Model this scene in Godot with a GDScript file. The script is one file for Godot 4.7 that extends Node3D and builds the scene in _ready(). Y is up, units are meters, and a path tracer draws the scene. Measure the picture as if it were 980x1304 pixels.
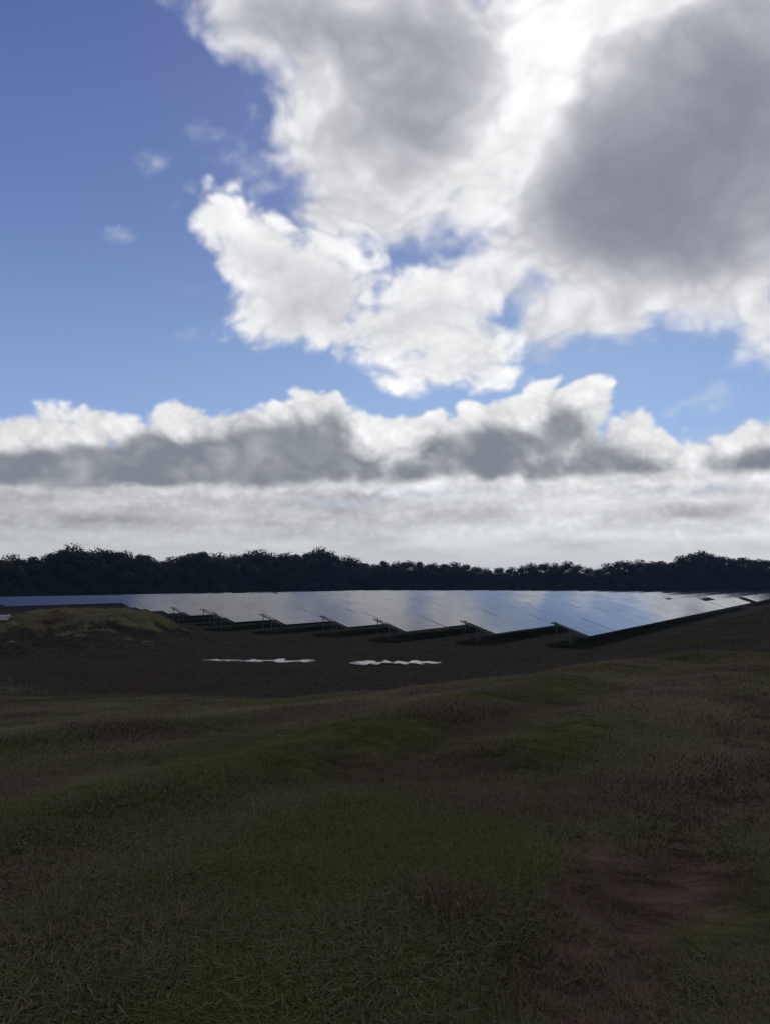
extends Node3D
# A solar farm seen across a dark, freshly mown slope, against the light.
# Metres, y up, -z away from the camera. The field of panels lies at y = 0.

const EYE := 6.7
const SUN_DIR := Vector3(0.2111, 0.6428, -0.7364)
const GLOW_DIR := Vector3(0.1643, 0.5467, -0.8210)  # thinnest part of the cloud before the sun

func _ready() -> void:
	var cam := Camera3D.new()
	cam.name = "camera"
	cam.position = Vector3(0, EYE, 0)
	cam.rotation_degrees = Vector3(4.77, 0, 0)
	cam.fov = 63.42
	cam.near = 0.05
	cam.far = 6000.0
	add_child(cam)
	cam.current = true
	var env := Environment.new()
	env.background_mode = Environment.BG_SKY
	env.sky = build_sky()
	env.tonemap_mode = Environment.TONE_MAPPER_LINEAR
	env.tonemap_exposure = 1.0
	env.fog_enabled = true
	env.fog_density = 0.00013
	env.fog_light_color = Color(0.66, 0.82, 1.0)
	env.sdfgi_enabled = true
	env.ssao_enabled = true
	env.ssil_enabled = true
	var we := WorldEnvironment.new()
	we.name = "world_environment"
	we.environment = env
	add_child(we)
	# the sun stands behind the large cloud: weak and soft
	var sun := DirectionalLight3D.new()
	sun.name = "sun"
	sun.light_energy = 0.22
	sun.light_angular_distance = 12.0
	sun.light_color = Color(1.0, 0.95, 0.88)
	sun.shadow_enabled = true
	sun.look_at_from_position(SUN_DIR * 100.0, Vector3.ZERO)
	add_child(sun)
	prepare_materials()
	build_ground()
	build_mound()
	build_puddles()
	build_panel_rows()
	build_woods()
	build_grass()
	build_small_things()

# ---------------------------------------------------------------- helpers
var M := {}
var names_taken := {}
var lumps := FastNoiseLite.new()
var patches := FastNoiseLite.new()

func numbered(called: String) -> String:
	var n: int = names_taken.get(called, 0)
	names_taken[called] = n + 1
	return called if n == 0 else "%s_%03d" % [called, n]

func tag(o: Node, label: String, category: String, group := "", kind := "") -> void:
	if label != "": o.set_meta("label", label)
	if category != "": o.set_meta("category", category)
	if group != "": o.set_meta("group", group)
	if kind != "": o.set_meta("kind", kind)

func part(called: String, mesh: Mesh, parent: Node, material: Material = null) -> MeshInstance3D:
	var o := MeshInstance3D.new()
	o.name = numbered(called) if parent == self else called
	o.mesh = mesh
	if material: o.material_override = material
	parent.add_child(o, true)
	return o

func base(called: String, at: Vector3, turn := 0.0) -> Node3D:
	var o := Node3D.new()
	o.name = numbered(called)
	o.position = at
	o.rotation.y = turn
	add_child(o)
	return o

func arrays_mesh(v: PackedVector3Array, n: PackedVector3Array, idx: PackedInt32Array, col := PackedColorArray(), mesh: ArrayMesh = null) -> ArrayMesh:
	var a := []
	a.resize(Mesh.ARRAY_MAX)
	a[Mesh.ARRAY_VERTEX] = v
	a[Mesh.ARRAY_NORMAL] = n
	a[Mesh.ARRAY_INDEX] = idx
	if col.size() > 0: a[Mesh.ARRAY_COLOR] = col
	if mesh == null: mesh = ArrayMesh.new()
	mesh.add_surface_from_arrays(Mesh.PRIMITIVE_TRIANGLES, a)
	return mesh

# a box swept from a to b with a rectangular section
func bar(st: SurfaceTool, a: Vector3, b: Vector3, w: float, h: float) -> void:
	var f := (b - a).normalized()
	var up := Vector3.UP if absf(f.y) < 0.9 else Vector3.RIGHT
	var s := f.cross(up).normalized() * w * 0.5
	var u := s.cross(f).normalized() * h * 0.5
	var p := [a - s - u, a + s - u, a + s + u, a - s + u, b - s - u, b + s - u, b + s + u, b - s + u]
	for q in [[0, 1, 2, 3], [5, 4, 7, 6], [1, 5, 6, 2], [4, 0, 3, 7], [3, 2, 6, 7], [4, 5, 1, 0]]:
		for k in [0, 1, 2, 0, 2, 3]:
			st.add_vertex(p[q[k]])

func started() -> SurfaceTool:
	var st := SurfaceTool.new()
	st.begin(Mesh.PRIMITIVE_TRIANGLES)
	st.set_smooth_group(-1)
	return st

func done(st: SurfaceTool) -> ArrayMesh:
	st.generate_normals()
	return st.commit()

func rng(seed_value: int) -> RandomNumberGenerator:
	var r := RandomNumberGenerator.new()
	r.seed = seed_value
	return r

func noise_texture(freq: float, octaves: int, lo: Color, hi: Color, seed_value: int) -> NoiseTexture2D:
	var f := FastNoiseLite.new()
	f.seed = seed_value
	f.frequency = freq
	f.fractal_octaves = octaves
	f.noise_type = FastNoiseLite.TYPE_SIMPLEX_SMOOTH
	var t := NoiseTexture2D.new()
	t.width = 512; t.height = 512; t.seamless = true
	t.noise = f
	var g := Gradient.new()
	g.set_color(0, lo); g.set_color(1, hi)
	t.color_ramp = g
	return t

func plain(rgb: Color, rough: float, metal := 0.0) -> StandardMaterial3D:
	var m := StandardMaterial3D.new()
	m.albedo_color = rgb.linear_to_srgb()
	m.roughness = rough
	m.metallic = metal
	return m

func prepare_materials() -> void:
	lumps.seed = 5; lumps.frequency = 0.09; lumps.fractal_octaves = 4
	patches.seed = 9; patches.frequency = 0.05; patches.fractal_octaves = 5
	var g := StandardMaterial3D.new()
	g.vertex_color_use_as_albedo = true
	g.albedo_texture = noise_texture(0.02, 7, Color(0.45, 0.45, 0.45), Color(1, 1, 1), 3)
	g.normal_enabled = true
	var gn := noise_texture(0.02, 6, Color.BLACK, Color.WHITE, 4)
	gn.color_ramp = null; gn.as_normal_map = true; gn.bump_strength = 12.0
	g.normal_texture = gn
	g.uv1_triplanar = true
	g.uv1_world_triplanar = true
	g.uv1_scale = Vector3(0.17, 0.17, 0.17)
	g.roughness = 1.0
	g.metallic_specular = 0.1
	M.ground = g
	var w := plain(Color(0.05, 0.042, 0.034), 0.11)
	w.normal_enabled = true
	var wn := noise_texture(0.012, 3, Color.BLACK, Color.WHITE, 8)
	wn.color_ramp = null; wn.as_normal_map = true; wn.bump_strength = 1.0
	w.normal_texture = wn; w.normal_scale = 0.05
	w.uv1_triplanar = true; w.uv1_world_triplanar = true; w.uv1_scale = Vector3(0.15, 0.15, 0.15)
	M.water = w
	M.mud = plain(Color(0.030, 0.025, 0.021), 0.5)
	M.glass = plain(Color(0.014, 0.016, 0.030), 0.10)
	M.glass.metallic_specular = 0.55
	M.back = plain(Color(0.07, 0.07, 0.075), 0.8)
	M.steel = plain(Color(0.07, 0.07, 0.072), 0.7, 0.2)
	M.bark = plain(Color(0.05, 0.04, 0.032), 0.95)
	var lf := StandardMaterial3D.new()
	lf.vertex_color_use_as_albedo = true
	lf.roughness = 0.85
	lf.metallic_specular = 0.2
	lf.cull_mode = BaseMaterial3D.CULL_DISABLED
	lf.backlight_enabled = true
	lf.backlight = Color(0.25, 0.3, 0.12)
	M.leaf = lf
	M.blade = lf
	M.wrap = plain(Color(0.42, 0.42, 0.43), 0.6)
	M.pallet = plain(Color(0.12, 0.05, 0.035), 0.9)

# ---------------------------------------------------------------- terrain
# the rows of panels: the corner of the nearest row and the way the rows run
const ROW_X := 20.3
const ROW_D := 84.0
var ROW_DIR := Vector2(sin(deg_to_rad(29.5)), cos(deg_to_rad(29.5)))

func across(x: float, d: float) -> float:
	# metres to the right of the nearest row
	return (x - ROW_X) * ROW_DIR.y - (d - ROW_D) * ROW_DIR.x

func along_line(x: float, d: float, a: Vector2, b: Vector2) -> float:
	var p := Vector2(x, d)
	return p.distance_to(Geometry2D.get_closest_point_to_segment(p, a, b))

func height(x: float, d: float) -> float:
	var hill := 5.1 - 0.108 * d
	hill = 0.5 * (hill + sqrt(hill * hill + 0.5))
	hill -= 0.12 * smoothstep(25.0, 55.0, d)
	if d < 0.0: hill = 5.11 - 0.01 * d
	hill = maxf(hill, 0.0)
	# the bank to the right of the panels
	var right := 0.0
	if d < 40.0: right = lerpf(5.1, 3.3, smoothstep(0.0, 40.0, maxf(d, 0.0)))
	elif d < 60.0: right = lerpf(3.3, 3.1, smoothstep(40.0, 60.0, d))
	elif d < 120.0: right = lerpf(3.1, 3.95, smoothstep(60.0, 120.0, d))
	else: right = lerpf(3.95, 0.0, smoothstep(120.0, 185.0, d))
	var h := lerpf(hill, right, smoothstep(2.5, 18.0, across(x, d)))
	# shoulder to the left, towards the mound
	h += 0.5 * smoothstep(-12.0, -26.0, x) * smoothstep(30.0, 48.0, d) * smoothstep(75.0, 60.0, d)
	# lumps, worn rut edges on the slope
	var near := smoothstep(2.5, 7.0, d) * smoothstep(150.0, 70.0, d)
	h += near * 0.16 * lumps.get_noise_2d(x * 0.9 - d * 0.45, d * 0.5 + x * 0.2)
	if d < 60.0:
		h += 0.22 * smoothstep(3.0, 9.0, d) * exp(-pow(along_line(x, d, Vector2(-2.6, 5.0), Vector2(9.0, 31.0)) / (0.5 + d * 0.03), 2.0))
		h += 0.16 * smoothstep(4.0, 9.0, d) * exp(-pow(along_line(x, d, Vector2(-9.0, 11.0), Vector2(5.0, 40.0)) / (0.6 + d * 0.03), 2.0))
		h += 0.10 * smoothstep(4.0, 8.0, d) * exp(-pow(along_line(x, d, Vector2(-8.0, 5.0), Vector2(2.0, 20.0)) / (0.45 + d * 0.02), 2.0))
		h += 0.13 * smoothstep(4.0, 9.0, d) * exp(-pow(along_line(x, d, Vector2(1.5, 9.0), Vector2(14.0, 30.0)) / (0.5 + d * 0.03), 2.0))
		h -= 0.10 * exp(-pow(along_line(x, d, Vector2(0.8, 3.6), Vector2(8.5, 17.5)) / 0.5, 2.0))
	elif d > 60.0 and d < 82.0 and absf(x + 4.0) < 30.0:
		h -= 0.06 * exp(-pow((d - 70.5) / 4.0, 2.0))
	return h

func grassiness(x: float, d: float) -> float:
	# 1 on the mown slope, 0 on bare soil
	var edge := 47.0 + 3.0 * patches.get_noise_2d(x * 1.2, 4.0) - 0.25 * minf(0.0, x + 8.0) * -0.5
	edge -= 6.0 * smoothstep(6.0, 16.0, across(x, d) + 4.0) * smoothstep(4.0, 18.0, x)
	var g := smoothstep(edge + 3.0, edge - 4.0, d + 5.0 * patches.get_noise_2d(x * 2.0, d * 2.0))
	var track := along_line(x, d, Vector2(0.8, 3.6), Vector2(8.5, 17.5))
	g *= 1.0 - 0.85 * smoothstep(0.50 + d * 0.035, 0.15 + d * 0.02, track + 0.5 * patches.get_noise_2d(x * 9.0, d * 9.0))
	return g

func swath(x: float, d: float) -> float:
	# long mown bands that run away to the right: 1 = pale dry cuttings, 0 = green
	return clampf(0.5 + 2.2 * patches.get_noise_2d((x * 0.89 - d * 0.45) * 5.0, (x * 0.45 + d * 0.89) * 0.9 + 40.0), 0.0, 1.0)

func ground_color(x: float, d: float) -> Color:
	var n := patches.get_noise_2d(x * 3.0, d * 3.0)
	var n2 := lumps.get_noise_2d(x * 3.0 + 50.0, d * 3.0)
	var soil := Color(0.054, 0.039, 0.028).lerp(Color(0.070, 0.053, 0.034), clampf(0.5 + n * 1.2, 0, 1))
	# thin weeds between the puddles and the panels
	var weeds := smoothstep(71.0, 76.0, d + n2 * 4.0) * smoothstep(260.0, 150.0, d) * clampf(0.6 + n * 1.4, 0, 1)
	soil = soil.lerp(Color(0.065, 0.065, 0.032), 0.75 * weeds)
	if d > 380.0 or across(x, d) < -186.0 or d < -5.0:
		soil = Color(0.043, 0.052, 0.020)
	var grass := Color(0.081, 0.088, 0.023).lerp(Color(0.128, 0.108, 0.055), clampf(0.1 + swath(x, d) * 0.8 + n * 0.8, 0, 1))
	grass = grass.lerp(Color(0.100, 0.074, 0.044), 0.7 * smoothstep(0.0, 0.3, n2))
	var track := along_line(x, d, Vector2(0.8, 3.6), Vector2(8.5, 17.5))
	soil = soil.lerp(Color(0.125, 0.070, 0.055), smoothstep(1.3 + d * 0.04, 0.5 + d * 0.03, track + 0.5 * n))
	return soil.lerp(grass, grassiness(x, d))

func build_ground() -> void:
	var rings := PackedFloat32Array()
	var r := 0.6
	while r < 4000.0:
		rings.append(r)
		r *= 1.028 if r < 200.0 else 1.09
	var angles := PackedFloat32Array()
	for i in 281: angles.append(-42.0 + i * 0.3)
	for i in range(1, 92): angles.append(42.0 + i * 3.0)
	var v := PackedVector3Array()
	var c := PackedColorArray()
	var idx := PackedInt32Array()
	v.append(Vector3(0, height(0, 0), 0)); c.append(ground_color(0, 0))
	for q in rings:
		for a in angles:
			var x := q * sin(deg_to_rad(a))
			var d := q * cos(deg_to_rad(a))
			v.append(Vector3(x, height(x, d), -d))
			c.append(ground_color(x, d))
	var w := angles.size()
	for i in w:
		idx.append_array(PackedInt32Array([0, 1 + i, 1 + (i + 1) % w]))
	for j in rings.size() - 1:
		for i in w:
			var a := 1 + j * w + i
			var b := 1 + j * w + (i + 1) % w
			idx.append_array(PackedInt32Array([a, a + w, b + w, a, b + w, b]))
	var n := PackedVector3Array()
	n.resize(v.size())
	for i in range(0, idx.size(), 3):
		var q := (v[idx[i + 2]] - v[idx[i]]).cross(v[idx[i + 1]] - v[idx[i]])
		for k in 3: n[idx[i + k]] += q
	for i in n.size(): n[i] = n[i].normalized()
	var o := part("ground", arrays_mesh(v, n, idx, c), self, M.ground)
	tag(o, "mown dark slope running down to bare brown soil under the panels", "ground", "", "structure")

func mound_height(x: float, d: float) -> float:
	# a flat-topped heap, 4 m high, steep to the right and with a lower shoulder on its left
	var n := lumps.get_noise_2d(x * 2.0, d * 2.0)
	var sx := smoothstep(-75.0, -46.0, x + n) * 0.72 + smoothstep(-42.5, -36.0, x + n * 1.5) * 0.28
	sx *= smoothstep(-16.5, -28.5, x + n * 1.8)
	var sd := pow(smoothstep(68.0, 91.0, d + n * 3.0), 1.25) * smoothstep(103.0, 94.0, d)
	return 3.4 * sx * sd + 0.3 * n * sx * sd + 0.45 * patches.get_noise_2d(x * 9.0, d * 9.0) * sx * sd

func build_mound() -> void:
	var v := PackedVector3Array()
	var c := PackedColorArray()
	var idx := PackedInt32Array()
	var w := 182
	var h := 106
	for j in h:
		for i in w:
			var x := -77.0 + i * 0.35
			var d := 69.0 + j * 0.35
			var y := mound_height(x, d)
			v.append(Vector3(x, height(x, d) - 0.06 + y, -d))
			var n := patches.get_noise_2d(x * 6.0, d * 6.0)
			var n2 := patches.get_noise_2d(x * 2.0 + 70.0, d * 2.0)
			var col := ground_color(x, d).lerp(Color(0.062, 0.055, 0.036), smoothstep(0.1, 0.25, n)).lerp(Color(0.19, 0.175, 0.075), smoothstep(2.1, 2.4, y + n * 2.6) * 0.9)
			col = col.lerp(Color(0.16, 0.085, 0.045), smoothstep(0.02, 0.22, n2 + 0.10 - absf(x + 34.0) * 0.03) * smoothstep(2.2, 2.5, y + n * 2.0))
			c.append(col)
	for j in h - 1:
		for i in w - 1:
			var a := j * w + i
			idx.append_array(PackedInt32Array([a, a + w, a + w + 1, a, a + w + 1, a + 1]))
	var n := PackedVector3Array()
	n.resize(v.size())
	for i in range(0, idx.size(), 3):
		var q := (v[idx[i + 2]] - v[idx[i]]).cross(v[idx[i + 1]] - v[idx[i]])
		for k in 3: n[idx[i + k]] += q
	for i in n.size(): n[i] = n[i].normalized()
	var o := part("hill_mound", arrays_mesh(v, n, idx, c), self, M.ground)
	tag(o, "flat-topped earth mound with straw coloured grass and rusty soil on top", "mound", "", "structure")

func build_puddles() -> void:
	# [from x, to x, distance, depth] of each pool
	var pools := [[-15.4, -12.4, 71.8, 1.2, "dull shallow puddle at the end of the longer water strip"], [-11.9, -6.2, 71.2, 2.8, "longer bright puddle on the brown soil in front of the panel rows"], [-2.5, 4.2, 68.8, 3.4, "bright narrow puddle lying alone on the brown soil before the rack ends"]]
	var q := 0
	for p in pools:
		q += 1
		var v := PackedVector3Array()
		var n := PackedVector3Array()
		var idx := PackedInt32Array()
		var count := 120
		var top := -9.0
		for i in count + 1:
			# ragged strips: the shore moves in and out along the pool
			var u := -1.0 + 2.0 * i / count
			var x: float = lerpf(p[0], p[1], 0.5 + 0.5 * u)
			var swell := sqrt(maxf(1.0 - u * u, 0.0))
			var near: float = p[3] * 0.5 * swell * clampf(0.45 + 2.2 * patches.get_noise_2d(x * 14.0, 50.0 * q), 0.04, 1.3)
			var far: float = p[3] * 0.5 * swell * clampf(0.4 + 2.2 * patches.get_noise_2d(x * 14.0, 50.0 * q + 20.0), 0.04, 1.3)
			var mid: float = p[2] + 0.5 * lumps.get_noise_2d(x * 3.0, 9.0)
			v.append(Vector3(x, 0, -(mid - near))); v.append(Vector3(x, 0, -(mid + far)))
			n.append(Vector3.UP); n.append(Vector3.UP)
			top = maxf(top, maxf(height(x, mid - near), height(x, mid + far)))
			if i > 0:
				var k := i * 2
				idx.append_array(PackedInt32Array([k - 2, k - 1, k + 1, k - 2, k + 1, k]))
		var o := part("water_puddle", arrays_mesh(v, n, idx), self, M.water)
		o.position.y = top + 0.014
		tag(o, p[4], "puddle", "", "structure")
		# the wet rim of the pool
		var wet := PackedVector3Array()
		for i in count + 1:
			var a := v[i * 2]
			var f := v[i * 2 + 1]
			var out: float = 0.35 + 0.5 * absf(patches.get_noise_2d(a.x * 12.0, 7.0 * q))
			var u: float = (a.x - (p[0] + p[1]) * 0.5) * 1.12 + (p[0] + p[1]) * 0.5
			wet.append(Vector3(u, 0, a.z + out)); wet.append(Vector3(u, 0, f.z - out))
		var m := part("mud", arrays_mesh(wet, n, idx), self, M.mud)
		m.position.y = top + 0.006
		tag(m, "dark wet mud round the " + ["dull small puddle", "longer puddle", "lone puddle"][q - 1], "mud", "", "structure")

# ---------------------------------------------------------------- solar panels
const TILT := 20.0
const SLANT := 2.0      # length of one module down the slope; two lie above each other
const LOW_EDGE := 1.15

func row_point(side: float, off: Vector2) -> Vector3:
	# a point of the tilted plane: side = metres up the slope from the low edge
	return Vector3(1.88 - side * cos(deg_to_rad(TILT)), LOW_EDGE + side * sin(deg_to_rad(TILT)), off.x)

# modules of a row of the given length, running along -z from the row's start
func module_mesh(length: float, seed_value: int, first_bare: float) -> ArrayMesh:
	var r := rng(seed_value)
	var tv := PackedVector3Array(); var tn := PackedVector3Array(); var ti := PackedInt32Array()
	var bv := PackedVector3Array(); var bn := PackedVector3Array(); var bi := PackedInt32Array()
	var z := -first_bare
	while z - 1.0 > -length:
		# a table of modules with its own small error of tilt and height
		var dt := deg_to_rad(r.randf_range(-0.3, 0.3))
		var dy := r.randf_range(-0.015, 0.015)
		var yaw := r.randf_range(-0.003, 0.003)
		for k in 10:
			if z - 1.0 < -length: break
			for up in 2:
				var s0 := up * (SLANT + 0.02)
				var jt := dt + deg_to_rad(r.randf_range(-0.12, 0.12))
				var a := deg_to_rad(TILT) + jt
				var mid := 1.88 - 2.0 * cos(deg_to_rad(TILT))
				var my := LOW_EDGE + 2.0 * sin(deg_to_rad(TILT)) + dy
				var nrm := Vector3(sin(a), cos(a), yaw + r.randf_range(-0.002, 0.002)).normalized()
				var q: Array[Vector3] = []
				for e in [[s0, z], [s0 + SLANT, z], [s0 + SLANT, z - 0.99], [s0, z - 0.99]]:
					var side: float = e[0] - 2.0
					q.append(Vector3(mid - side * cos(a), my + side * sin(a) - (e[1] - z) * yaw * -1.0, e[1]))
				var k0 := tv.size()
				for p in q:
					tv.append(p); tn.append(nrm)
				ti.append_array(PackedInt32Array([k0, k0 + 1, k0 + 2, k0, k0 + 2, k0 + 3]))
				var down := -nrm * 0.04
				for f in [[0, 3, 2, 1]]:
					var k1 := bv.size()
					for e in f:
						bv.append(q[e] + down); bn.append(-nrm)
					bi.append_array(PackedInt32Array([k1, k1 + 1, k1 + 2, k1, k1 + 2, k1 + 3]))
				for e in [[0, 1], [1, 2], [2, 3], [3, 0]]:
					var k2 := bv.size()
					var A: Vector3 = q[e[0]]
					var B: Vector3 = q[e[1]]
					var sn := (B - A).cross(nrm).normalized()
					for p in [A, B, B + down, A + down]:
						bv.append(p); bn.append(sn)
					bi.append_array(PackedInt32Array([k2, k2 + 1, k2 + 2, k2, k2 + 2, k2 + 3]))
			z -= 1.01
		z -= 0.12
	var m := arrays_mesh(tv, tn, ti)
	m.surface_set_material(0, M.glass)
	arrays_mesh(bv, bn, bi, PackedColorArray(), m)
	m.surface_set_material(1, M.back)
	return m

func rack_mesh(length: float, from: float) -> ArrayMesh:
	var st := started()
	var z := -from
	while z > -length:
		bar(st, Vector3(0.0, -0.3, z), Vector3(0.0, row_point(2.0, Vector2.ZERO).y - 0.14, z), 0.11, 0.16)
		bar(st, row_point(0.15, Vector2(z, 0)) - Vector3(0, 0.12, 0), row_point(3.85, Vector2(z, 0)) - Vector3(0, 0.12, 0), 0.07, 0.1)
		z -= 5.2
	for s in [0.8, 3.2]:
		var a := row_point(s, Vector2(-0.2, 0)) - Vector3(0, 0.06, 0)
		bar(st, a, a + Vector3(0, 0, -length + 0.3), 0.06, 0.07)
	return done(st)

func row_thing(n: float, t0: float, t1: float, label: String, group: String, bare: float, meshes: Dictionary) -> void:
	var x := ROW_X - ROW_DIR.y * 10.0 * n + ROW_DIR.x * t0
	var d := ROW_D + ROW_DIR.x * 10.0 * n + ROW_DIR.y * t0
	# the corner in ROW_X is the low edge; the row's middle lies 1.88 m to its left
	x -= ROW_DIR.y * 1.88
	d += ROW_DIR.x * 1.88
	var o := base("solar_panel_row", Vector3(x, height(x, d), -d), -deg_to_rad(29.5))
	tag(o, label, "solar panels", group)
	var length: float = snappedf(t1 - t0, 6.0)
	var key := "%d %d %d" % [int(length), int(bare * 10.0), int(n + 20.0) % 3]
	if not meshes.has(key):
		meshes[key] = [module_mesh(length, int(length) + int(n + 20.0) % 3 * 77, bare), rack_mesh(length, bare + 5.2)]
	tag(part("modules", meshes[key][0], o), "", "", "", "stuff")
	tag(part("rack", meshes[key][1], o, M.steel), "", "", "", "stuff")
	if not meshes.has("post"):
		var st := started()
		bar(st, Vector3(0, -0.3, 0), Vector3(0, 1.68, 0), 0.10, 0.14)
		meshes.post = done(st)
		st = started()
		bar(st, Vector3(0, -0.3, 0), Vector3(0, 2.5, 0), 0.08, 0.08)
		meshes.tall_post = done(st)
		st = started()
		bar(st, row_point(0.1, Vector2.ZERO) - Vector3(0, 0.12, 0), row_point(4.1, Vector2.ZERO) - Vector3(0, 0.12, 0), 0.08, 0.13)
		meshes.rafter = done(st)
	if bare > 0.0:
		for z in [-0.3, -bare - 0.4]:
			part("post", meshes.post, o, M.steel).position = Vector3(0, 0, z)
			part("rafter", meshes.rafter, o, M.steel).position = Vector3(0, 0, z)
		part("back_post", meshes.tall_post, o, M.steel).position = Vector3(-1.45, 0, -0.38)

func build_panel_rows() -> void:
	var meshes := {}
	# where each row of the near block starts along its length, from the nearest row leftwards
	var starts := [0.0, -0.5, -2.0, 2.0, 3.0, 5.0, 14.0, 18.0, 24.0, 30.0, 37.0, 44.0, 54.0, 66.0, 36.0, 26.0, 18.0, 10.0, 4.0]
	for n in starts.size():
		var label := "row of tilted dark glass solar panels with a bare rack end toward the puddles"
		if n == 0: label = "outermost row of tilted solar panels running beside the brown soil bank"
		elif n > 6: label = "row of tilted solar panels starting behind the grassy mound"
		row_thing(n, starts[n], 152.0, label, "rows of the near panel block", 0.8 if n < 8 else 0.0, meshes)
	for n in range(-9, 19):
		var t1: float = (404.0 - ROW_D - ROW_DIR.x * 10.0 * n) / ROW_DIR.y
		row_thing(n, 164.0 + 3.0 * sin(n * 2.1), t1, "row of solar panels beyond the access lane, reaching toward the trees", "rows of the far panel block", 0.0, meshes)

# ---------------------------------------------------------------- woods
# a crown of leaf clumps round several limbs; unit tree: 1 m high, crown about 0.75 m wide
func tree_meshes(seed_value: int, flat_top: float, leaves: int) -> Array:
	var r := rng(seed_value)
	var st := started()
	var limbs: Array = []
	var lean := Vector3(r.randf_range(-0.03, 0.03), 0, r.randf_range(-0.03, 0.03))
	bar(st, Vector3(0, -0.02, 0), Vector3(0, 0.28, 0) + lean, 0.034, 0.034)
	bar(st, Vector3(0, 0.27, 0) + lean, Vector3(0, 0.62, 0) + lean * 2.0, 0.022, 0.022)
	var count := 15
	for i in count:
		var t := float(i) / (count - 1)
		var a := i * 2.4 + r.randf_range(-0.4, 0.4)
		var y := lerpf(0.20, 0.86, t)
		var spread := 0.30 * sin(PI * clampf(0.22 + 0.62 * t + flat_top * 0.1, 0.0, 1.0)) * r.randf_range(0.65, 1.15)
		if t > 0.85: spread *= 0.5 + flat_top
		var tip := Vector3(cos(a) * spread, y + r.randf_range(-0.03, 0.03), sin(a) * spread)
		limbs.append([tip, r.randf_range(0.15, 0.24) * (1.0 - 0.3 * t)])
		bar(st, Vector3(0, y * 0.62, 0) + lean, tip, 0.010, 0.010)
	var trunk := done(st)
	var v := PackedVector3Array(); var nn := PackedVector3Array(); var c := PackedColorArray(); var idx := PackedInt32Array()
	for i in leaves:
		var l: Array = limbs[r.randi() % limbs.size()]
		var dir := Vector3(r.randfn(), r.randfn(), r.randfn()).normalized()
		var rad: float = l[1] * pow(r.randf(), 0.38)
		if r.randf() < 0.06: rad *= 1.3
		var p: Vector3 = l[0] + dir * rad * Vector3(1.05, 0.75, 1.05)
		var n := (dir + Vector3(r.randfn(), r.randfn() + 0.6, r.randfn()) * 0.6).normalized()
		var t := n.cross(Vector3(r.randfn(), r.randfn(), r.randfn())).normalized()
		var b := n.cross(t)
		var s := r.randf_range(0.010, 0.023)
		var k := v.size()
		var tone := r.randf_range(0.7, 1.25)
		var col := Color(0.026 * tone, 0.038 * tone, 0.020 * tone)
		for e in [-t * s, b * s * 0.7, t * s * 1.2, -b * s * 0.7]:
			v.append(p + e); nn.append(n); c.append(col)
		idx.append_array(PackedInt32Array([k, k + 1, k + 2, k, k + 2, k + 3]))
	return [trunk, arrays_mesh(v, nn, idx, c)]

# far side of the panel field along a direction: distance of the edge of the wood
func wood_edge(slope: float) -> float:
	# slope = x / d; the left boundary runs parallel to the rows, the far one across the view
	var far := 416.0
	var perp := 190.0
	# across(x, d) = -perp with x = slope * d
	var den := ROW_DIR.y * slope - ROW_DIR.x
	var side := (-perp + ROW_X * ROW_DIR.y - ROW_D * ROW_DIR.x) / den if den < -0.01 else 1e9
	return minf(far, side) if side > 0.0 else far

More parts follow.
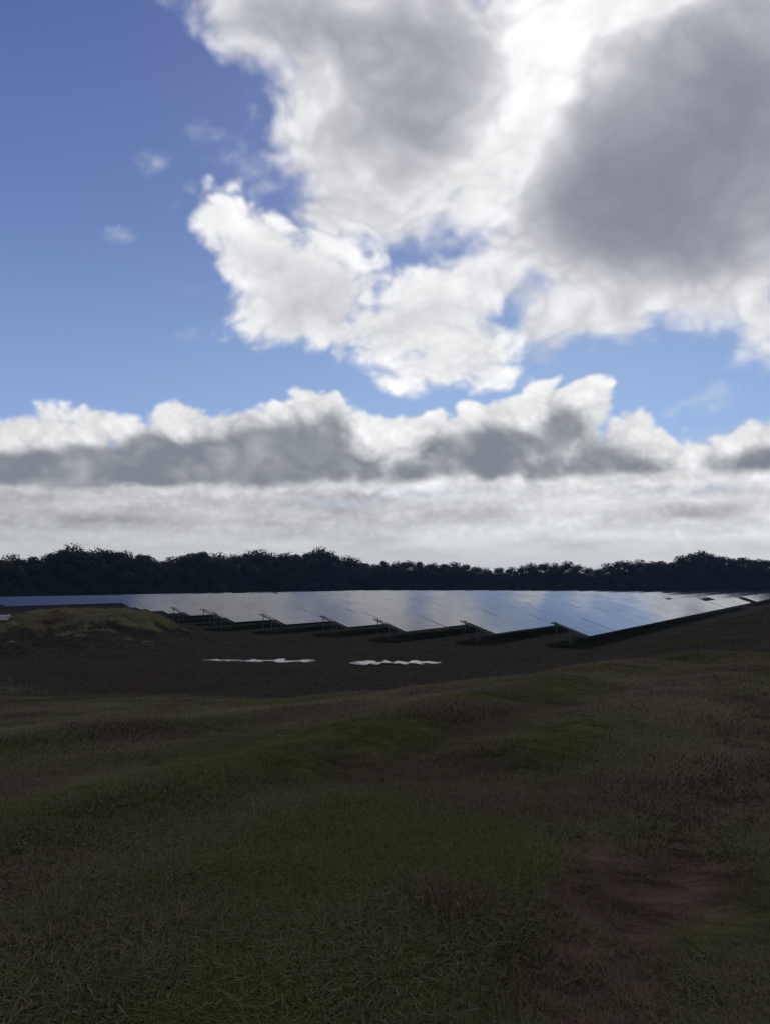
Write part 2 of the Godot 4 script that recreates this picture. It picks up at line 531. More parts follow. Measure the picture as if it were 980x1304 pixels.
func build_woods() -> void:
	var kinds := []
	for k in 6: kinds.append(tree_meshes(100 + k, 0.0 if k < 4 else 0.6, 5200))
	# outline of the wood: column and row in the photograph, read where crowns top out
	var tops := [[-60, 712], [-38, 708], [-16, 711], [6, 711], [22, 706], [40, 707], [55, 708], [72, 700], [87, 693], [103, 699], [118, 701], [135, 697], [150, 701], [163, 702], [178, 704], [190, 705], [205, 713], [220, 709], [236, 704], [250, 703], [262, 701], [278, 704], [291, 710], [305, 705], [318, 701], [332, 700], [348, 704], [362, 703], [376, 704], [390, 703], [402, 700], [412, 697], [424, 702], [438, 708], [452, 711], [466, 716], [479, 718], [490, 713], [504, 715], [518, 713], [533, 714], [548, 716], [562, 717], [578, 716], [592, 718], [606, 721], [620, 723], [634, 722], [648, 722], [662, 720], [676, 717], [690, 716], [705, 717], [720, 715], [734, 718], [748, 722], [762, 723], [775, 717], [787, 713], [800, 714], [812, 713], [826, 714], [840, 713], [853, 715], [866, 708], [878, 703], [892, 702], [904, 704], [917, 708], [930, 710], [944, 709], [958, 712], [972, 711], [988, 713], [1005, 710], [1024, 714], [1045, 712]]
	var r := rng(77)
	for q in tops:
		var slope := (float(q[0]) - 490.0) / 1055.0
		var d := wood_edge(slope) + r.randf_range(3.0, 11.0)
		var x := slope * d
		var ground := height(x, d)
		var tall := EYE + (740.0 - float(q[1])) / 1055.0 * d - ground
		var k := r.randi() % 4
		var label := "dark rounded broadleaf tree at the edge of the wood behind the panels"
		if q[0] == 87: label = "tall dark tree standing highest of the wood beside the left end of the panels"
		elif q[0] == 412: label = "dark tree with a small peaked crown rising above its even neighbours"
		elif q[0] == 892:
			label = "broad flat-topped dark tree overtopping the wood behind the brown bank"
			k = 4
		elif q[0] == 878 or q[0] == 904: k = 5
		if q[0] == 87: label = "tallest dark tree of the wood, its crown well above the other trees"
		var o := base("broadleaf_tree", Vector3(x, ground, -d), r.randf() * TAU)
		var wide := tall * r.randf_range(0.85, 1.3)
		o.scale = Vector3(wide, tall / 0.95, wide)
		tag(o, label, "tree", "trees along the edge of the wood")
		part("trunk", kinds[k][0], o, M.bark)
		part("crown", kinds[k][1], o, M.leaf)
	# trees behind the edge, and the brush at its foot: nobody could count them
	for pass_number in 2:
		var mm := MultiMesh.new()
		mm.transform_format = MultiMesh.TRANSFORM_3D
		mm.mesh = kinds[1][1] if pass_number == 0 else kinds[2][1]
		var places: Array[Transform3D] = []
		for i in (420 if pass_number == 0 else 520):
			var u := -0.62 + 1.24 * i / (420.0 if pass_number == 0 else 520.0) + r.randf_range(-0.003, 0.003)
			var d := wood_edge(u) + (r.randf_range(12.0, 70.0) if pass_number == 0 else r.randf_range(0.0, 7.0))
			var px := 490.0 + 1055.0 * u
			var top := 720.0
			for j in tops.size() - 1:
				if px >= tops[j][0] and px < tops[j + 1][0]:
					top = maxf(tops[j][1], tops[j + 1][1])
			var h := EYE + (740.0 - top - 4.0) / 1055.0 * wood_edge(u)
			h *= r.randf_range(0.80, 0.98) if pass_number == 0 else r.randf_range(0.32, 0.55)
			var wide := h * (1.3 if pass_number == 0 else r.randf_range(1.2, 1.7))
			var b := Basis(Vector3.UP, r.randf() * TAU).scaled(Vector3(wide, h * (1.0 if pass_number == 0 else 1.1), wide))
			var p := Vector3(u * d, height(u * d, d) - (0.0 if pass_number == 0 else h * 0.25), -d)
			places.append(Transform3D(b, p))
		mm.instance_count = places.size()
		for i in places.size(): mm.set_instance_transform(i, places[i])
		var o := MultiMeshInstance3D.new()
		o.name = "woodland" if pass_number == 0 else "undergrowth"
		o.multimesh = mm
		o.material_override = M.leaf
		add_child(o)
		tag(o, "deep dark wood behind the front trees" if pass_number == 0 else "dark brush at the foot of the wood behind the panels", "woodland" if pass_number == 0 else "undergrowth", "", "stuff")

# ---------------------------------------------------------------- grass
func tuft_mesh(seed_value: int, blades: int, tall: float, spread: float, droop: float, width := 1.0) -> ArrayMesh:
	var r := rng(seed_value)
	var v := PackedVector3Array(); var nn := PackedVector3Array(); var c := PackedColorArray(); var idx := PackedInt32Array()
	for i in blades:
		var a := r.randf() * TAU
		var root := Vector3(cos(a), 0, sin(a)) * spread * sqrt(r.randf())
		var out := Vector3(cos(a + r.randf_range(-1, 1)), 0, sin(a + r.randf_range(-1, 1)))
		var h := tall * r.randf_range(0.45, 1.0)
		var w := (h * 0.012 + 0.0011) * width
		var side := out.cross(Vector3.UP).normalized()
		side = side.rotated(Vector3.UP, r.randf_range(-0.9, 0.9))
		var lean := r.randf_range(0.15, 1.0) * droop
		var p1 := root + Vector3.UP * h * 0.6 + out * h * lean * 0.35
		var p2 := root + Vector3.UP * h * (1.0 - lean * 0.35) + out * h * lean
		var n := side.cross(p2 - root).normalized()
		if n.y < 0: n = -n
		var tone := r.randf_range(0.85, 1.15)
		var k := v.size()
		for p in [root - side * w, root + side * w, p1 - side * w * 0.8, p1 + side * w * 0.8, p2]:
			v.append(p); nn.append(n); c.append(Color(tone, tone, tone))
		idx.append_array(PackedInt32Array([k, k + 2, k + 1, k + 1, k + 2, k + 3, k + 2, k + 4, k + 3]))
	return arrays_mesh(v, nn, idx, c)

func spread_tufts(called: String, label: String, mesh: ArrayMesh, places: Array[Transform3D], cols: PackedColorArray) -> void:
	var mm := MultiMesh.new()
	mm.transform_format = MultiMesh.TRANSFORM_3D
	mm.use_colors = true
	mm.mesh = mesh
	mm.instance_count = places.size()
	for i in places.size():
		mm.set_instance_transform(i, places[i])
		mm.set_instance_color(i, cols[i])
	var o := MultiMeshInstance3D.new()
	o.name = called
	o.multimesh = mm
	o.material_override = M.blade
	add_child(o)
	tag(o, label, "grass", "", "stuff")

func build_grass() -> void:
	var r := rng(4242)
	var kinds := [["short_grass", "short dark olive grass covering the slope", tuft_mesh(1, 30, 0.085, 0.15, 1.4), 230000], ["dry_grass", "bent dry brownish grass mixed into the slope", tuft_mesh(2, 20, 0.12, 0.17, 1.8), 80000]]
	for k in kinds.size():
		var places: Array[Transform3D] = []
		var cols := PackedColorArray()
		for i in kinds[k][3]:
			# denser near the camera, thinning with distance
			var d := 1.6 * pow(75.0, pow(r.randf(), 0.62))
			var x := d * r.randf_range(-0.85, 0.85)
			var g := grassiness(x, d)
			if r.randf() > g: continue
			var n := patches.get_noise_2d(x * 3.0, d * 3.0)
			var n2 := lumps.get_noise_2d(x * 3.0 + 50.0, d * 3.0)
			if k == 1 and r.randf() > 0.45 + n2 * 1.6: continue
			var s := r.randf_range(0.6, 1.2) * (1.0 + n * 1.3) * (0.75 + d * 0.022)
			var b := Basis(Vector3.UP, r.randf() * TAU).scaled(Vector3(s * 1.2, s, s * 1.2))
			places.append(Transform3D(b, Vector3(x, height(x, d) - 0.01, -d)))
			var c := Color(0.091, 0.101, 0.020).lerp(Color(0.162, 0.138, 0.066), clampf(0.05 + swath(x, d) * 0.85 + n * 0.7 + r.randf_range(-0.2, 0.2), 0, 1))
			c = c.lerp(Color(0.100, 0.076, 0.040), 0.6 * smoothstep(-0.05, 0.25, n2))
			if k == 1: c = Color(0.112, 0.092, 0.050).lerp(Color(0.112, 0.070, 0.044), clampf(n2 * 2.0, 0, 1))
			cols.append(c)
		spread_tufts(kinds[k][0], kinds[k][1], kinds[k][2], places, cols)
	var sp: Array[Transform3D] = []
	var sc := PackedColorArray()
	for i in 110000:
		var d := r.randf_range(40.0, 150.0)
		var x := d * r.randf_range(-0.6, 0.75)
		if grassiness(x, d) > 0.5: continue
		var n := patches.get_noise_2d(x * 3.0, d * 3.0)
		var weedy := 0.16 + 0.75 * smoothstep(70.5, 75.0, d + n * 6.0) + 0.4 * smoothstep(4.0, 10.0, across(x, d))
		if r.randf() > weedy * clampf(0.35 + n * 2.2, 0.0, 1.0): continue
		if across(x, d) < -6.0 and x < -17.0 and mound_height(x, d) > 0.2: continue
		var s := r.randf_range(1.0, 2.2)
		sp.append(Transform3D(Basis(Vector3.UP, r.randf() * TAU).scaled(Vector3(s * 1.4, s, s * 1.4)), Vector3(x, height(x, d) - 0.02, -d)))
		sc.append(Color(0.055, 0.055, 0.020).lerp(Color(0.085, 0.065, 0.036), r.randf()))
	spread_tufts("soil_weeds", "thin low weeds scattered over the brown soil by the panels", tuft_mesh(6, 18, 0.12, 0.18, 1.2), sp, sc)
	var up: Array[Transform3D] = []  # dark weeds added under the near rows to block light and deepen the shade
	var uc := PackedColorArray()
	for i in 26000:
		var row := r.randi() % 9
		var t: float = 100.0 * r.randf() * r.randf() - 1.0 + [0.0, -0.5, -2.0, 2.0, 3.0, 5.0, 14.0, 18.0, 24.0][row]
		var off := r.randf_range(-1.9, 1.9) - 1.88
		var x := ROW_X - ROW_DIR.y * 10.0 * row + ROW_DIR.x * t + ROW_DIR.y * off
		var d := ROW_D + ROW_DIR.x * 10.0 * row + ROW_DIR.y * t - ROW_DIR.x * off
		var s := r.randf_range(0.6, 1.3)
		up.append(Transform3D(Basis(Vector3.UP, r.randf() * TAU).scaled(Vector3(s * 1.2, s, s * 1.2)), Vector3(x, height(x, d) - 0.02, -d)))
		uc.append(Color(0.036, 0.046, 0.018).lerp(Color(0.060, 0.055, 0.026), r.randf()))
	spread_tufts("shade_weeds", "rank dark weeds added under the panel rows to deepen the shade", tuft_mesh(7, 22, 0.48, 0.3, 0.8), up, uc)
	# straw on the mound
	var mp: Array[Transform3D] = []
	var mc := PackedColorArray()
	for i in 16000:
		var x := r.randf_range(-60.0, -20.0)
		var d := r.randf_range(79.0, 96.0)
		var y := mound_height(x, d)
		var n := patches.get_noise_2d(x * 6.0, d * 6.0)
		if y + n * 2.2 < 2.1 + r.randf() * 1.2: continue
		var s := r.randf_range(0.7, 1.5)
		mp.append(Transform3D(Basis(Vector3.UP, r.randf() * TAU).scaled(Vector3(s, s, s)), Vector3(x, height(x, d) + y - 0.08, -d)))
		mc.append(Color(0.19, 0.19, 0.07).lerp(Color(0.30, 0.24, 0.12), clampf(r.randf() + n, 0, 1)))
	spread_tufts("straw_grass", "straw coloured grass growing over the top of the earth mound", tuft_mesh(3, 14, 0.34, 0.28, 0.8), mp, mc)

func build_small_things() -> void:
	var r := rng(31)
	# [column, row in the photograph, height, colour, label] of plants that stand out of the slope
	var plants := [[575, 1160, 0.30, Color(0.10, 0.045, 0.025), "rusty red weed clump in the mown grass"], [578, 1060, 0.34, Color(0.11, 0.10, 0.06), "pale thin dry stalks rising from the slope"], [35, 885, 1.5, Color(0.075, 0.070, 0.026), "tall yellowish grass clump at the edge of the brown soil"], [85, 892, 1.1, Color(0.055, 0.060, 0.022), "tall olive grass clump beside the yellowish one at the soil edge"], [120, 1290, 0.22, Color(0.055, 0.06, 0.018), "bright green weed clump low in the grass"], [640, 1290, 0.24, Color(0.06, 0.055, 0.02), "leafy olive weed clump with arching blades"]]
	for q in plants:
		var dir := Vector3((float(q[0]) - 490.0) / 1055.0, (652.0 - float(q[1])) / 1055.0, -1.0).rotated(Vector3.RIGHT, deg_to_rad(4.77))
		var s := 1.0
		while s < 120.0 and EYE + dir.y * s > height(dir.x * s, -dir.z * s): s += 0.02
		var x := dir.x * s
		var d := -dir.z * s
		var o := base("weed_clump", Vector3(x, height(x, d), -d))
		tag(o, q[4], "plant")
		var tall: float = q[2]
		var m := plain(q[3], 0.85)
		m.cull_mode = BaseMaterial3D.CULL_DISABLED
		m.vertex_color_use_as_albedo = true
		var thin: bool = q[0] == 578
		part("blades", tuft_mesh(r.randi() % 999, 9 if thin else 60, tall, tall * (0.2 if thin else 0.7), 0.6 if thin else 1.0, 0.3 if thin else 0.6), o, m)
	# white wrapped load on a pallet, on the shoulder of the mound
	var px := -40.0
	var pd := 87.0
	var o := base("wrapped_pallet", Vector3(px, height(px, pd) + mound_height(px, pd) - 0.1, -pd), 0.12)
	tag(o, "white wrapped load on a dark red pallet beside the earth mound", "pallet")
	var st := started()
	for i in 5: bar(st, Vector3(-0.9, 0.14, -0.5 + i * 0.25), Vector3(0.9, 0.14, -0.5 + i * 0.25), 0.12, 0.03)
	for i in 3: bar(st, Vector3(-0.8 + i * 0.8, 0.06, -0.55), Vector3(-0.8 + i * 0.8, 0.06, 0.55), 0.1, 0.12)
	part("pallet_base", done(st), o, M.pallet)
	st = started()
	bar(st, Vector3(-0.85, 0.42, 0), Vector3(0.85, 0.42, 0), 0.98, 0.5)
	part("wrapped_load", done(st), o, M.wrap)
	st = started()
	bar(st, Vector3(0.89, 0.0, 0.3), Vector3(0.89, 0.85, 0.3), 0.06, 0.06)
	part("corner_stake", done(st), o, M.wrap)

# ---------------------------------------------------------------- sky
# Clouds in degrees on the sky: [azimuth, elevation, half width, half height, turn, strength]
const HIGH_CLOUD := [[-1.15, 35.69, 10.9, 4.39, 0], [-2.84, 30.19, 5.38, 4.87, 0], [3.97, 30.16, 9.6, 5.75, 0], [0.56, 26.57, 7.33, 3.74, 0], [11.8, 31.84, 9.83, 6.74, 0], [19.63, 28.75, 13.09, 8.54, 0], [15.85, 22.9, 8.3, 5.19, 0], [14.71, 18.64, 5.73, 2.97, 0], [21.81, 20.32, 7.23, 4.45, 0], [11.52, 17.86, 3.2, 2.02, 0], [18.78, 18.03, 2.99, 1.85, 0], [24.52, 16.66, 2.3, 2.6, 0], [7.28, 25.45, 4.98, 2.83, 0], [-3.37, 24.64, 3.36, 2.16, 0], [8.32, 21.04, 3.28, 2.48, 0], [-9.1, 35.15, 4.75, 1.8, 0]]
const HIGH_GAPS := [[4.19, 22.58, 2.67, 1.28, -15], [8.84, 18.76, 0.65, 0.4, 0], [-5.87, 23.6, 0.78, 0.39, 0]]
const HIGH_GREY := [[2.85, 33.2, 5.41, 4.4, 0, 0.85], [-3.43, 34.84, 5.71, 2.03, 0, 0.5], [-7.98, 35.23, 3.37, 1.6, 0, 0.3], [1.7, 29.54, 3.96, 2.24, 0, 0.45], [20.05, 26.5, 8.23, 6.16, 0, 1.1], [16.37, 22.85, 4.91, 2.59, 0, 0.7], [24.08, 29.26, 5.69, 6.16, 0, 1], [21.83, 20.79, 5.79, 1.86, 0, 0.55], [14.88, 25.8, 3.95, 2.97, 0, 0.65], [-0.56, 26.1, 2.82, 1.22, 0, 0.15]]
const HIGH_BRIGHT := [[11.26, 32.52, 2.19, 2.92, 20, 0.7], [19.34, 34.83, 3.32, 1.15, 0, 0.6], [9.25, 28.11, 3.31, 2.48, 40, 0.5], [6.16, 25.03, 3.34, 1.9, 40, 0.2], [15.13, 34.74, 3.21, 1.18, 0, 0.3]]
const PUFF_CLOUD := [[-11.36, 23.77, 2.27, 2, 0], [-8.88, 22, 3.39, 2.84, 0], [-5.83, 19.64, 4.69, 3.28, 0], [-7.74, 18.05, 3.28, 2.14, 0], [-3.33, 17.14, 2.77, 1.55, 0], [-1.12, 20.74, 1.67, 1.51, 0], [-4.47, 22.18, 2.78, 1.72, 0], [1.67, 18.2, 3.33, 3.08, 0], [4.44, 18.92, 3.98, 2.95, 0], [5.53, 16.06, 3.73, 2.49, 0], [3.86, 14.53, 4.13, 1.68, 0], [7.42, 14.18, 2.17, 1.36, 0], [0, 16.65, 2.22, 2.08, 0], [6.66, 20.12, 2.2, 1.5, 0]]
const PUFF_GAPS := [[-0.67, 19.63, 0.56, 1.72, 0], [0.56, 21.74, 0.89, 0.7, 0], [8.28, 18.03, 0.65, 0.41, 0], [-11.87, 22.05, 0.54, 0.39, 0], [-1.96, 23.21, 1.01, 0.49, 0], [0.11, 20.99, 0.45, 0.9, 0]]
const PUFF_GREY := [[-7.77, 20.82, 1.43, 1.09, 0, 0.25], [0.56, 17.17, 1.67, 1.55, 0, 0.25], [5.52, 15.54, 2.47, 1.04, 0, 0.3], [-3.9, 20.2, 2.22, 1.31, 0, 0.3], [-6.65, 18.6, 2.2, 2.14, 0, 0.45], [-9.96, 21.44, 1.63, 1.47, 0, 0.19], [3.89, 18.16, 3.32, 1.28, 0, 0.32], [-3.33, 18.18, 2.22, 1.54, 0, 0.32], [11.53, 18.36, 2.14, 1.01, 0, 0.4]]
const WISPS := [[-10.63, 28.23, 0.77, 0.36, 0], [-8.96, 26.98, 0.66, 0.37, 0], [-12.72, 29.16, 0.43, 0.61, 0], [3.91, 22.59, 2.23, 0.88, 0], [-14.58, 24.44, 0.84, 0.37, 0], [-15.9, 26.69, 0.78, 0.58, 0], [-12.16, 28.55, 0.87, 0.8, 0], [-11.44, 27.72, 0.98, 0.45, 0], [-15.68, 35.3, 1.92, 0.5, 0], [-13.71, 16.31, 1.26, 0.66, 0], [-18.1, 22.33, 0.46, 0.23, 0], [-8.11, 25.87, 1.21, 0.47, 0], [-9.67, 30.08, 0.77, 0.96, 0], [-13.64, 25.23, 0.74, 0.46, 0], [-12.72, 19.19, 0.8, 0.3, 0], [20.56, 11.57, 2.17, 0.5, 0], [22.02, 12.05, 1.42, 0.4, 0]]
const LOW_CLOUD := [[-22.34, 7.43, 6.56, 2.21, 0], [-12.4, 7.84, 8.36, 2.22, 0], [-1.64, 8.02, 7.66, 2.16, 0], [9.23, 8.03, 7.47, 2.03, 0], [21.39, 7.18, 5.69, 1.41, 0], [12.43, 9.79, 2.09, 2.1, 0], [10.84, 9.05, 2.12, 1.91, 0], [12.94, 9.09, 2.34, 2.11, 0], [-23.79, 8.94, 2.76, 1.78, 0], [-22.17, 9.45, 2.36, 1.7, 0], [-19.44, 9.97, 2.05, 1.68, 0], [-16.54, 9.36, 2.02, 1.55, 0], [-13.74, 10, 2.49, 2.3, 0], [-10.32, 9.6, 2.92, 2.02, 0], [-8.73, 10.71, 1.88, 1.38, 0], [-4.66, 10.53, 2.84, 2.79, 0], [-6.56, 9.96, 2.71, 2.14, 0], [-1.92, 9.75, 2.47, 1.83, 0], [1.1, 9.75, 2.2, 1.94, 0], [3.84, 9.46, 2.46, 2.26, 0], [6.56, 10.23, 2.44, 2.14, 0], [8.73, 10.44, 2.68, 2.34, 0], [11.4, 11.15, 2.64, 2.21, 0], [13.77, 11.57, 1.97, 2.18, 0], [16.54, 9.36, 2.02, 1.97, 0], [17.78, 8.52, 1.99, 1.65, 0], [19.96, 7.65, 2.18, 1.53, 0], [22.59, 7.77, 1.77, 1.65, 0], [24.23, 8.42, 1.82, 1.97, 0], [25.6, 8.81, 1.79, 1.95, 0], [0.55, 7.86, 30.65, 1.73, 0]]
const LOW_GREY := [[-22.32, 6.83, 5.62, 0.9, 0, 0.6], [-13.94, 7.05, 6.18, 0.74, 0, 0.4], [-22.32, 6.73, 4.21, 0.5, 0, 0.4], [1.64, 7.48, 4.92, 0.65, 0, 0.35], [-11.34, 7.23, 17.36, 0.74, 0, 0.5], [11.34, 7.45, 6.31, 0.64, 0, 0.3], [-8.72, 9.64, 2.68, 1.33, 0, 0.5], [-3.29, 10.54, 1.64, 1.34, 0, 0.5], [-13.97, 8.68, 3.1, 1.05, 0, 0.6], [-20.47, 8.39, 1.93, 1.01, 0, 0.5], [6.02, 9.7, 2.17, 1.07, 0, 0.5], [-22.34, 7.43, 5.62, 1.2, 0, 0.8], [-18.02, 8.25, 2.48, 1.44, 0, 0.5], [-15.52, 8.88, 1.53, 1.35, 0, 0.75], [-10.3, 8.7, 3.72, 1.38, 0, 0.9], [-5.47, 9.44, 3.53, 1.93, 0, 0.9], [-12.92, 7.82, 7.8, 0.84, 0, 0.5], [-2.19, 8.13, 3.28, 0.97, 0, 0.55], [3.83, 8.76, 2.18, 1.08, 0, 0.7], [8.17, 9.12, 4.03, 1.44, 0, 1], [12.18, 10.33, 1.84, 1.68, 0, 0.95], [15, 8.54, 2.3, 1.04, 0, 0.75], [17.51, 7.76, 1.99, 0.62, 0, 0.4], [23.05, 7.59, 2.55, 0.9, 0, 0.75], [10.29, 7.74, 6.36, 0.64, 0, 0.4], [25.34, 7.85, 1.79, 0.98, 0, 0.6]]
const VEIL_STREAKS := [[-5.44, 6.21, 4.6, 0.7, 0, 0.75], [-20.87, 5.83, 7.15, 0.71, 0, 0.4], [-18.89, 4.1, 5.36, 0.72, 0, 0.35], [-7.59, 4.84, 6.43, 0.54, 0, 0.2], [5.97, 4.58, 3.23, 0.65, 0, 0.25], [3.8, 2.7, 6.49, 0.43, 0, -0.2], [12.35, 5.3, 4.68, 0.74, 0, -0.35], [12.39, 7.42, 3.65, 0.53, 0, -0.45], [20.35, 4.32, 5.75, 0.51, 0, 0.25], [22.28, 5.42, 4.21, 0.5, 0, -0.35], [8.63, 2.68, 6.37, 0.43, 0, 0.15], [-15.43, 5.23, 4.06, 0.37, 0, -0.25], [2.18, 6.39, 3.82, 0.65, 0, -0.3], [-22.65, 2.5, 7.41, 0.6, 0, 0.1], [18.85, 2.56, 9.73, 0.51, 0, -0.2], [-13.43, 7.39, 4.66, 0.53, 0, -0.1]]
const VEIL_BLUE := [[1.64, 6.4, 2.18, 0.54, 0, 0.5], [21.35, 6.06, 2.37, 0.3, 0, 0.3], [8.14, 6.71, 1.61, 0.32, 0, 0.4], [-3.27, 5.41, 2.72, 0.27, 0, 0.3]]

var cloud_noise := FastNoiseLite.new()
var billow_noise := FastNoiseLite.new()
var broad_noise := FastNoiseLite.new()
var fine_noise := FastNoiseLite.new()

func flat(list: Array) -> PackedFloat32Array:
	var f := PackedFloat32Array()
	for b in list:
		var t := deg_to_rad(float(b[4]))
		f.append_array(PackedFloat32Array([b[0], b[1], b[2], b[3], cos(t), sin(t), b[5] if b.size() > 5 else 1.0]))
	return f

func reach(f: PackedFloat32Array, a: float, e: float) -> float:
	# how far (degrees) the point lies inside the union of the ellipses
	var best := -6.0
	for i in range(0, f.size(), 7):
		var x := a - f[i]
		var y := e - f[i + 1]
		var u := (x * f[i + 4] + y * f[i + 5]) / f[i + 2]
		var v := (y * f[i + 4] - x * f[i + 5]) / f[i + 3]
		var q := u * u + v * v
		if q > 9.0:
			continue
		var s := (1.0 - sqrt(q)) * minf(f[i + 2], f[i + 3])
		var h := maxf(0.5 - absf(best - s), 0.0)
		best = maxf(best, s) + h * h * 0.5
	return best

func weight(f: PackedFloat32Array, a: float, e: float) -> float:
	var total := 0.0
	for i in range(0, f.size(), 7):
		var x := a - f[i]
		var y := e - f[i + 1]
		var u := (x * f[i + 4] + y * f[i + 5]) / f[i + 2]
		var v := (y * f[i + 4] - x * f[i + 5]) / f[i + 3]
		var q := u * u + v * v
		if q < 5.0:
			total += f[i + 6] * exp(-q * 1.1)
	return total

# the cloud lists read once onto a grid of quarter degrees, then looked up
const GRID_W := 400
const GRID_H := 232
func gridded(list: Array, as_weight: bool) -> PackedFloat32Array:
	var f := flat(list)
	var lo := 90.0
	var hi := -90.0
	for b in list:
		lo = minf(lo, b[1] - b[3] * 3.1 - b[2] * 0.5)
		hi = maxf(hi, b[1] + b[3] * 3.1 + b[2] * 0.5)
	var grid := PackedFloat32Array()
	grid.resize(GRID_W * GRID_H)
	grid.fill(0.0 if as_weight else -6.0)
	var job := func(y: int) -> PackedFloat32Array:
		var e := -3.0 + y * 0.25
		var r := PackedFloat32Array()
		r.resize(GRID_W)
		for x in GRID_W:
			var a := -50.0 + x * 0.25
			r[x] = weight(f, a, e) if as_weight else reach(f, a, e)
		return r
	for y in GRID_H:
		var e := -3.0 + y * 0.25
		if e > lo and e < hi:
			var r: PackedFloat32Array = job.call(y)
			for x in GRID_W:
				grid[y * GRID_W + x] = r[x]
	return grid

func look(g: PackedFloat32Array, a: float, e: float) -> float:
	var x := clampf((a + 50.0) * 4.0, 0.0, GRID_W - 1.01)
	var y := clampf((e + 3.0) * 4.0, 0.0, GRID_H - 1.01)
	var i := int(x)
	var j := int(y)
	var k := j * GRID_W + i
	var u := x - i
	return lerpf(lerpf(g[k], g[k + 1], u), lerpf(g[k + GRID_W], g[k + GRID_W + 1], u), y - j)

var g_veil: PackedFloat32Array
var g_veil_blue: PackedFloat32Array
var g_low: PackedFloat32Array
var g_low_grey: PackedFloat32Array
var g_wisps: PackedFloat32Array
var g_puff: PackedFloat32Array
var g_puff_gaps: PackedFloat32Array
var g_puff_grey: PackedFloat32Array
var g_high: PackedFloat32Array
var g_high_gaps: PackedFloat32Array
var g_high_grey: PackedFloat32Array
var g_high_bright: PackedFloat32Array

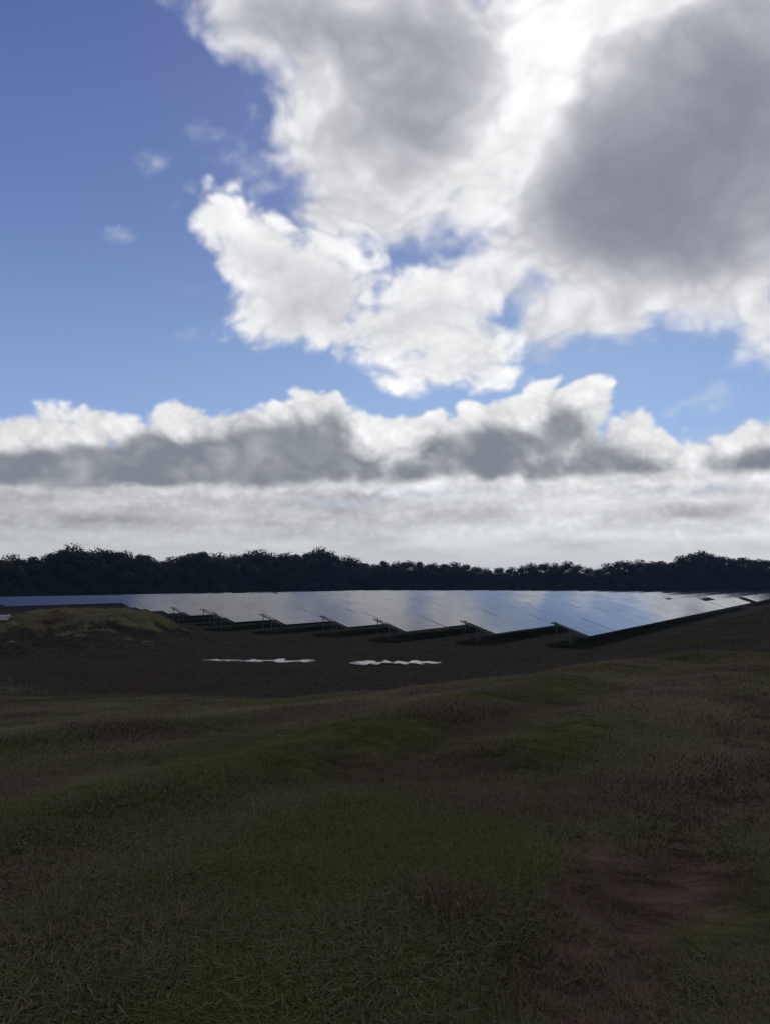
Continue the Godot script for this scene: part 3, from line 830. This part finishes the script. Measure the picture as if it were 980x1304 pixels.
func sky_texel(az: float, el: float) -> Vector3:
	var ar := deg_to_rad(az)
	var er := deg_to_rad(el)
	var d := Vector3(sin(ar) * cos(er), sin(er), -cos(ar) * cos(er))
	var p := Vector3(d.x, d.y * 1.35, d.z) * 57.3
	var to_sun := rad_to_deg(acos(clampf(d.dot(GLOW_DIR), -1.0, 1.0)))
	# clear air
	var g := pow(clampf(1.0 - el / 90.0, 0.0, 1.0), 4.0)
	var c := Vector3(0.021, 0.053, 0.27).lerp(Vector3(0.38, 0.57, 0.93), g)
	c += Vector3(0.2, 0.2, 0.16) * exp(-to_sun / 14.0)
	c += Vector3(0.09, 0.14, 0.14) * smoothstep(24.0, 7.0, el) * exp(-maxf(to_sun - 18.0, 0.0) / 14.0)
	# noise shared by the layers
	var wa := broad_noise.get_noise_3d(p.x, p.y, p.z)
	var we := broad_noise.get_noise_3d(p.x + 130.0, p.y, p.z - 70.0)
	var n := cloud_noise.get_noise_3d(p.x, p.y, p.z)
	var b := absf(billow_noise.get_noise_3d(p.x + wa * 2.0, p.y + we * 2.0, p.z)) * 2.6 - 0.5
	var q := fine_noise.get_noise_3d(p.x + n * 1.5, p.y + wa, p.z)
	var lobes := absf(q) * 2.2 - 0.45
	# how much of this direction the listed clouds describe; elsewhere clouds come from noise
	var known := smoothstep(44.0, 34.0, absf(az)) * smoothstep(52.0, 42.0, el)
	var far_field := -1.0 + 9.0 * (broad_noise.get_noise_3d(p.x * 0.35 + 300.0, p.y * 0.5, p.z * 0.35) + 0.06) + 1.5 * wa
	# veil of distant cloud above the horizon
	var veil := smoothstep(10.5, 6.0, el + n * 0.8)
	var streak := look(g_veil, az + wa * 1.2, el + we * 0.5) * known
	streak += 0.8 * cloud_noise.get_noise_3d(p.x * 0.5, p.y * 1.9, p.z * 0.5) * smoothstep(0.5, 3.0, el)
	streak += (0.42 * cloud_noise.get_noise_3d(p.x * 1.2 + 40.0, p.y * 3.0, p.z * 1.2) - 0.25 * (lobes - 0.2)) * smoothstep(1.0, 4.0, el)
	var vc := Vector3(0.655, 0.665, 0.68) * (1.0 - 0.5 * clampf(streak, -0.6, 1.0)) * (0.97 + 0.10 * clampf(az / 25.0, -1.0, 1.0) * known)
	veil *= 1.0 - clampf(look(g_veil_blue, az + wa, el + we * 0.4), 0.0, 0.75) * known
	c = c.lerp(vc, clampf(veil, 0.0, 1.0))
	# row of low cumulus
	if el < 24.0:
		var s := look(g_low, az + wa * 0.45, el + we * 0.3) + b * 0.66 + n * 0.3 + lobes * 0.06
		var far_low := 1.6 - absf(el - 8.5) * 0.55 + wa * 2.2 + b * 0.7
		s = lerpf(far_low, s, known)
		var k := look(g_low_grey, az + wa * 0.8 + n * 0.7, el + we * 0.5 + n * 0.3)
		k = lerpf(clampf((8.5 - el) * 0.4 + 0.5 + wa, 0.0, 1.0), k, known)
		k = smoothstep(0.0, 1.05, k * 1.1 + n * 0.26 - b * 0.2 - lobes * 0.06) * clampf(0.90 + 0.3 * n - 0.10 * b, 0.0, 1.0)
		var lc := Vector3(0.87, 0.87, 0.88) * (0.94 + 0.14 * b + 0.10 * n + 0.09 * lobes)
		lc = lc.lerp(Vector3(0.19, 0.215, 0.25), minf(k, 0.97))
		var under := smoothstep(5.0, 6.9, el + n * 0.9 + wa * 0.5)
		c = c.lerp(lc, smoothstep(-0.08, 0.42, s) * under)
	# wisps
	var w := look(g_wisps, az + wa * 0.4 + n * 0.8, el + we * 0.3 + n * 0.5) + n * 1.1 + q * 0.6 - 0.1
	c = c.lerp(Vector3(0.70, 0.74, 0.82), smoothstep(-0.4, 1.5, w) * 0.55 * known)
	# bright puffs
	if known > 0.0 and el > 9.0:
		var s2 := look(g_puff, az + wa * 0.6, el + we * 0.5)
		s2 = minf(s2, 0.5 - look(g_puff_gaps, az + wa * 0.5, el + we * 0.4)) + b * 0.75 + n * 0.7 + lobes * 0.08
		var k2 := clampf(look(g_puff_grey, az + wa, el + we) * (1.0 + n) + maxf(0.0, s2 - 1.6) * 0.05, 0.0, 1.0)
		var pc := Vector3(0.93, 0.935, 0.95) * (0.95 + 0.14 * b + 0.10 * n + 0.07 * lobes)
		pc = pc.lerp(Vector3(0.38, 0.39, 0.42), k2)
		c = c.lerp(pc, smoothstep(-0.45, 0.9, s2) * known)
	# large high cloud in front of the sun
	var s3 := look(g_high, az + wa * 1.0, el + we * 0.9)
	s3 = minf(s3, 0.9 - look(g_high_gaps, az + wa * 0.8, el + we * 0.8)) + n * 1.5 + b * 0.5 + q * 0.15
	s3 = lerpf(far_field + n * 2.0 + b * 0.6, s3, known)
	var k3 := look(g_high_grey, az + wa * 1.8, el + we * 1.5)
	k3 -= look(g_high_bright, az + wa * 0.8, el + we * 0.8)
	k3 = lerpf(s3 * 0.24 + wa, k3, known)
	k3 = clampf(1.0 - exp(-1.45 * maxf(k3 + n * 0.35 - b * 0.10 + wa * 0.25, 0.0)), 0.0, 1.0)
	var hc := Vector3(0.83, 0.835, 0.855) * (0.97 + 0.12 * b + 0.16 * n)
	hc += Vector3(0.13, 0.13, 0.125) * exp(-to_sun * to_sun / 26.0) + Vector3(0.08, 0.08, 0.075) * exp(-to_sun / 9.0)
	hc = hc.lerp(Vector3(0.205, 0.212, 0.275), k3)
	c = c.lerp(hc, smoothstep(-0.7, 1.6, s3))
	return c

func build_sky() -> Sky:
	g_veil = gridded(VEIL_STREAKS, true)
	g_veil_blue = gridded(VEIL_BLUE, true)
	g_low = gridded(LOW_CLOUD, false)
	g_low_grey = gridded(LOW_GREY, true)
	g_wisps = gridded(WISPS, false)
	g_puff = gridded(PUFF_CLOUD, false)
	g_puff_gaps = gridded(PUFF_GAPS, false)
	g_puff_grey = gridded(PUFF_GREY, true)
	g_high = gridded(HIGH_CLOUD, false)
	g_high_gaps = gridded(HIGH_GAPS, false)
	g_high_grey = gridded(HIGH_GREY, true)
	g_high_bright = gridded(HIGH_BRIGHT, true)
	for a in [[cloud_noise, 11, 0.16, 5, 0.52], [billow_noise, 23, 0.22, 4, 0.5], [broad_noise, 37, 0.075, 3, 0.5], [fine_noise, 53, 0.75, 3, 0.55]]:
		var f: FastNoiseLite = a[0]
		f.seed = a[1]; f.frequency = a[2]; f.noise_type = FastNoiseLite.TYPE_SIMPLEX_SMOOTH
		f.fractal_type = FastNoiseLite.FRACTAL_FBM; f.fractal_octaves = a[3]; f.fractal_gain = a[4]
	# -z is the first column of a panorama
	var coarse := sky_piece(0.0, 90.0, 360.0 / 384.0, 384, 96)
	var whole := Image.create_empty(384, 192, false, Image.FORMAT_RGBF)
	whole.fill(Color(0.05, 0.05, 0.045))
	whole.blit_rect(coarse, Rect2i(0, 0, 384, 96), Vector2i.ZERO)
	whole.resize(3072, 1536, Image.INTERPOLATE_CUBIC)
	# the part of the sky with fine cloud edges: 88 degrees round the view, up to 52 degrees
	var step := 360.0 / 3072.0
	var fine := sky_piece(-376.0 * step, 444.0 * step, step, 752, 444)
	whole.blit_rect(fine, Rect2i(376, 0, 376, 444), Vector2i(0, 768 - 444))
	whole.blit_rect(fine, Rect2i(0, 0, 376, 444), Vector2i(3072 - 376, 768 - 444))
	var m := PanoramaSkyMaterial.new()
	m.panorama = ImageTexture.create_from_image(whole)
	var s := Sky.new()
	s.sky_material = m
	return s

func sky_piece(az0: float, el0: float, step: float, w: int, h: int) -> Image:
	var rows := []
	rows.resize(h)
	var job := func(y: int) -> void:
		var r := PackedFloat32Array()
		r.resize(w * 3)
		for x in w:
			var c := sky_texel(az0 + (x + 0.5) * step, el0 - (y + 0.5) * step)
			r[x * 3] = c.x; r[x * 3 + 1] = c.y; r[x * 3 + 2] = c.z
		rows[y] = r
	var task := WorkerThreadPool.add_group_task(job, h)
	WorkerThreadPool.wait_for_group_task_completion(task)
	var data := PackedFloat32Array()
	for r in rows:
		data.append_array(r)
	return Image.create_from_data(w, h, false, Image.FORMAT_RGBF, data.to_byte_array())
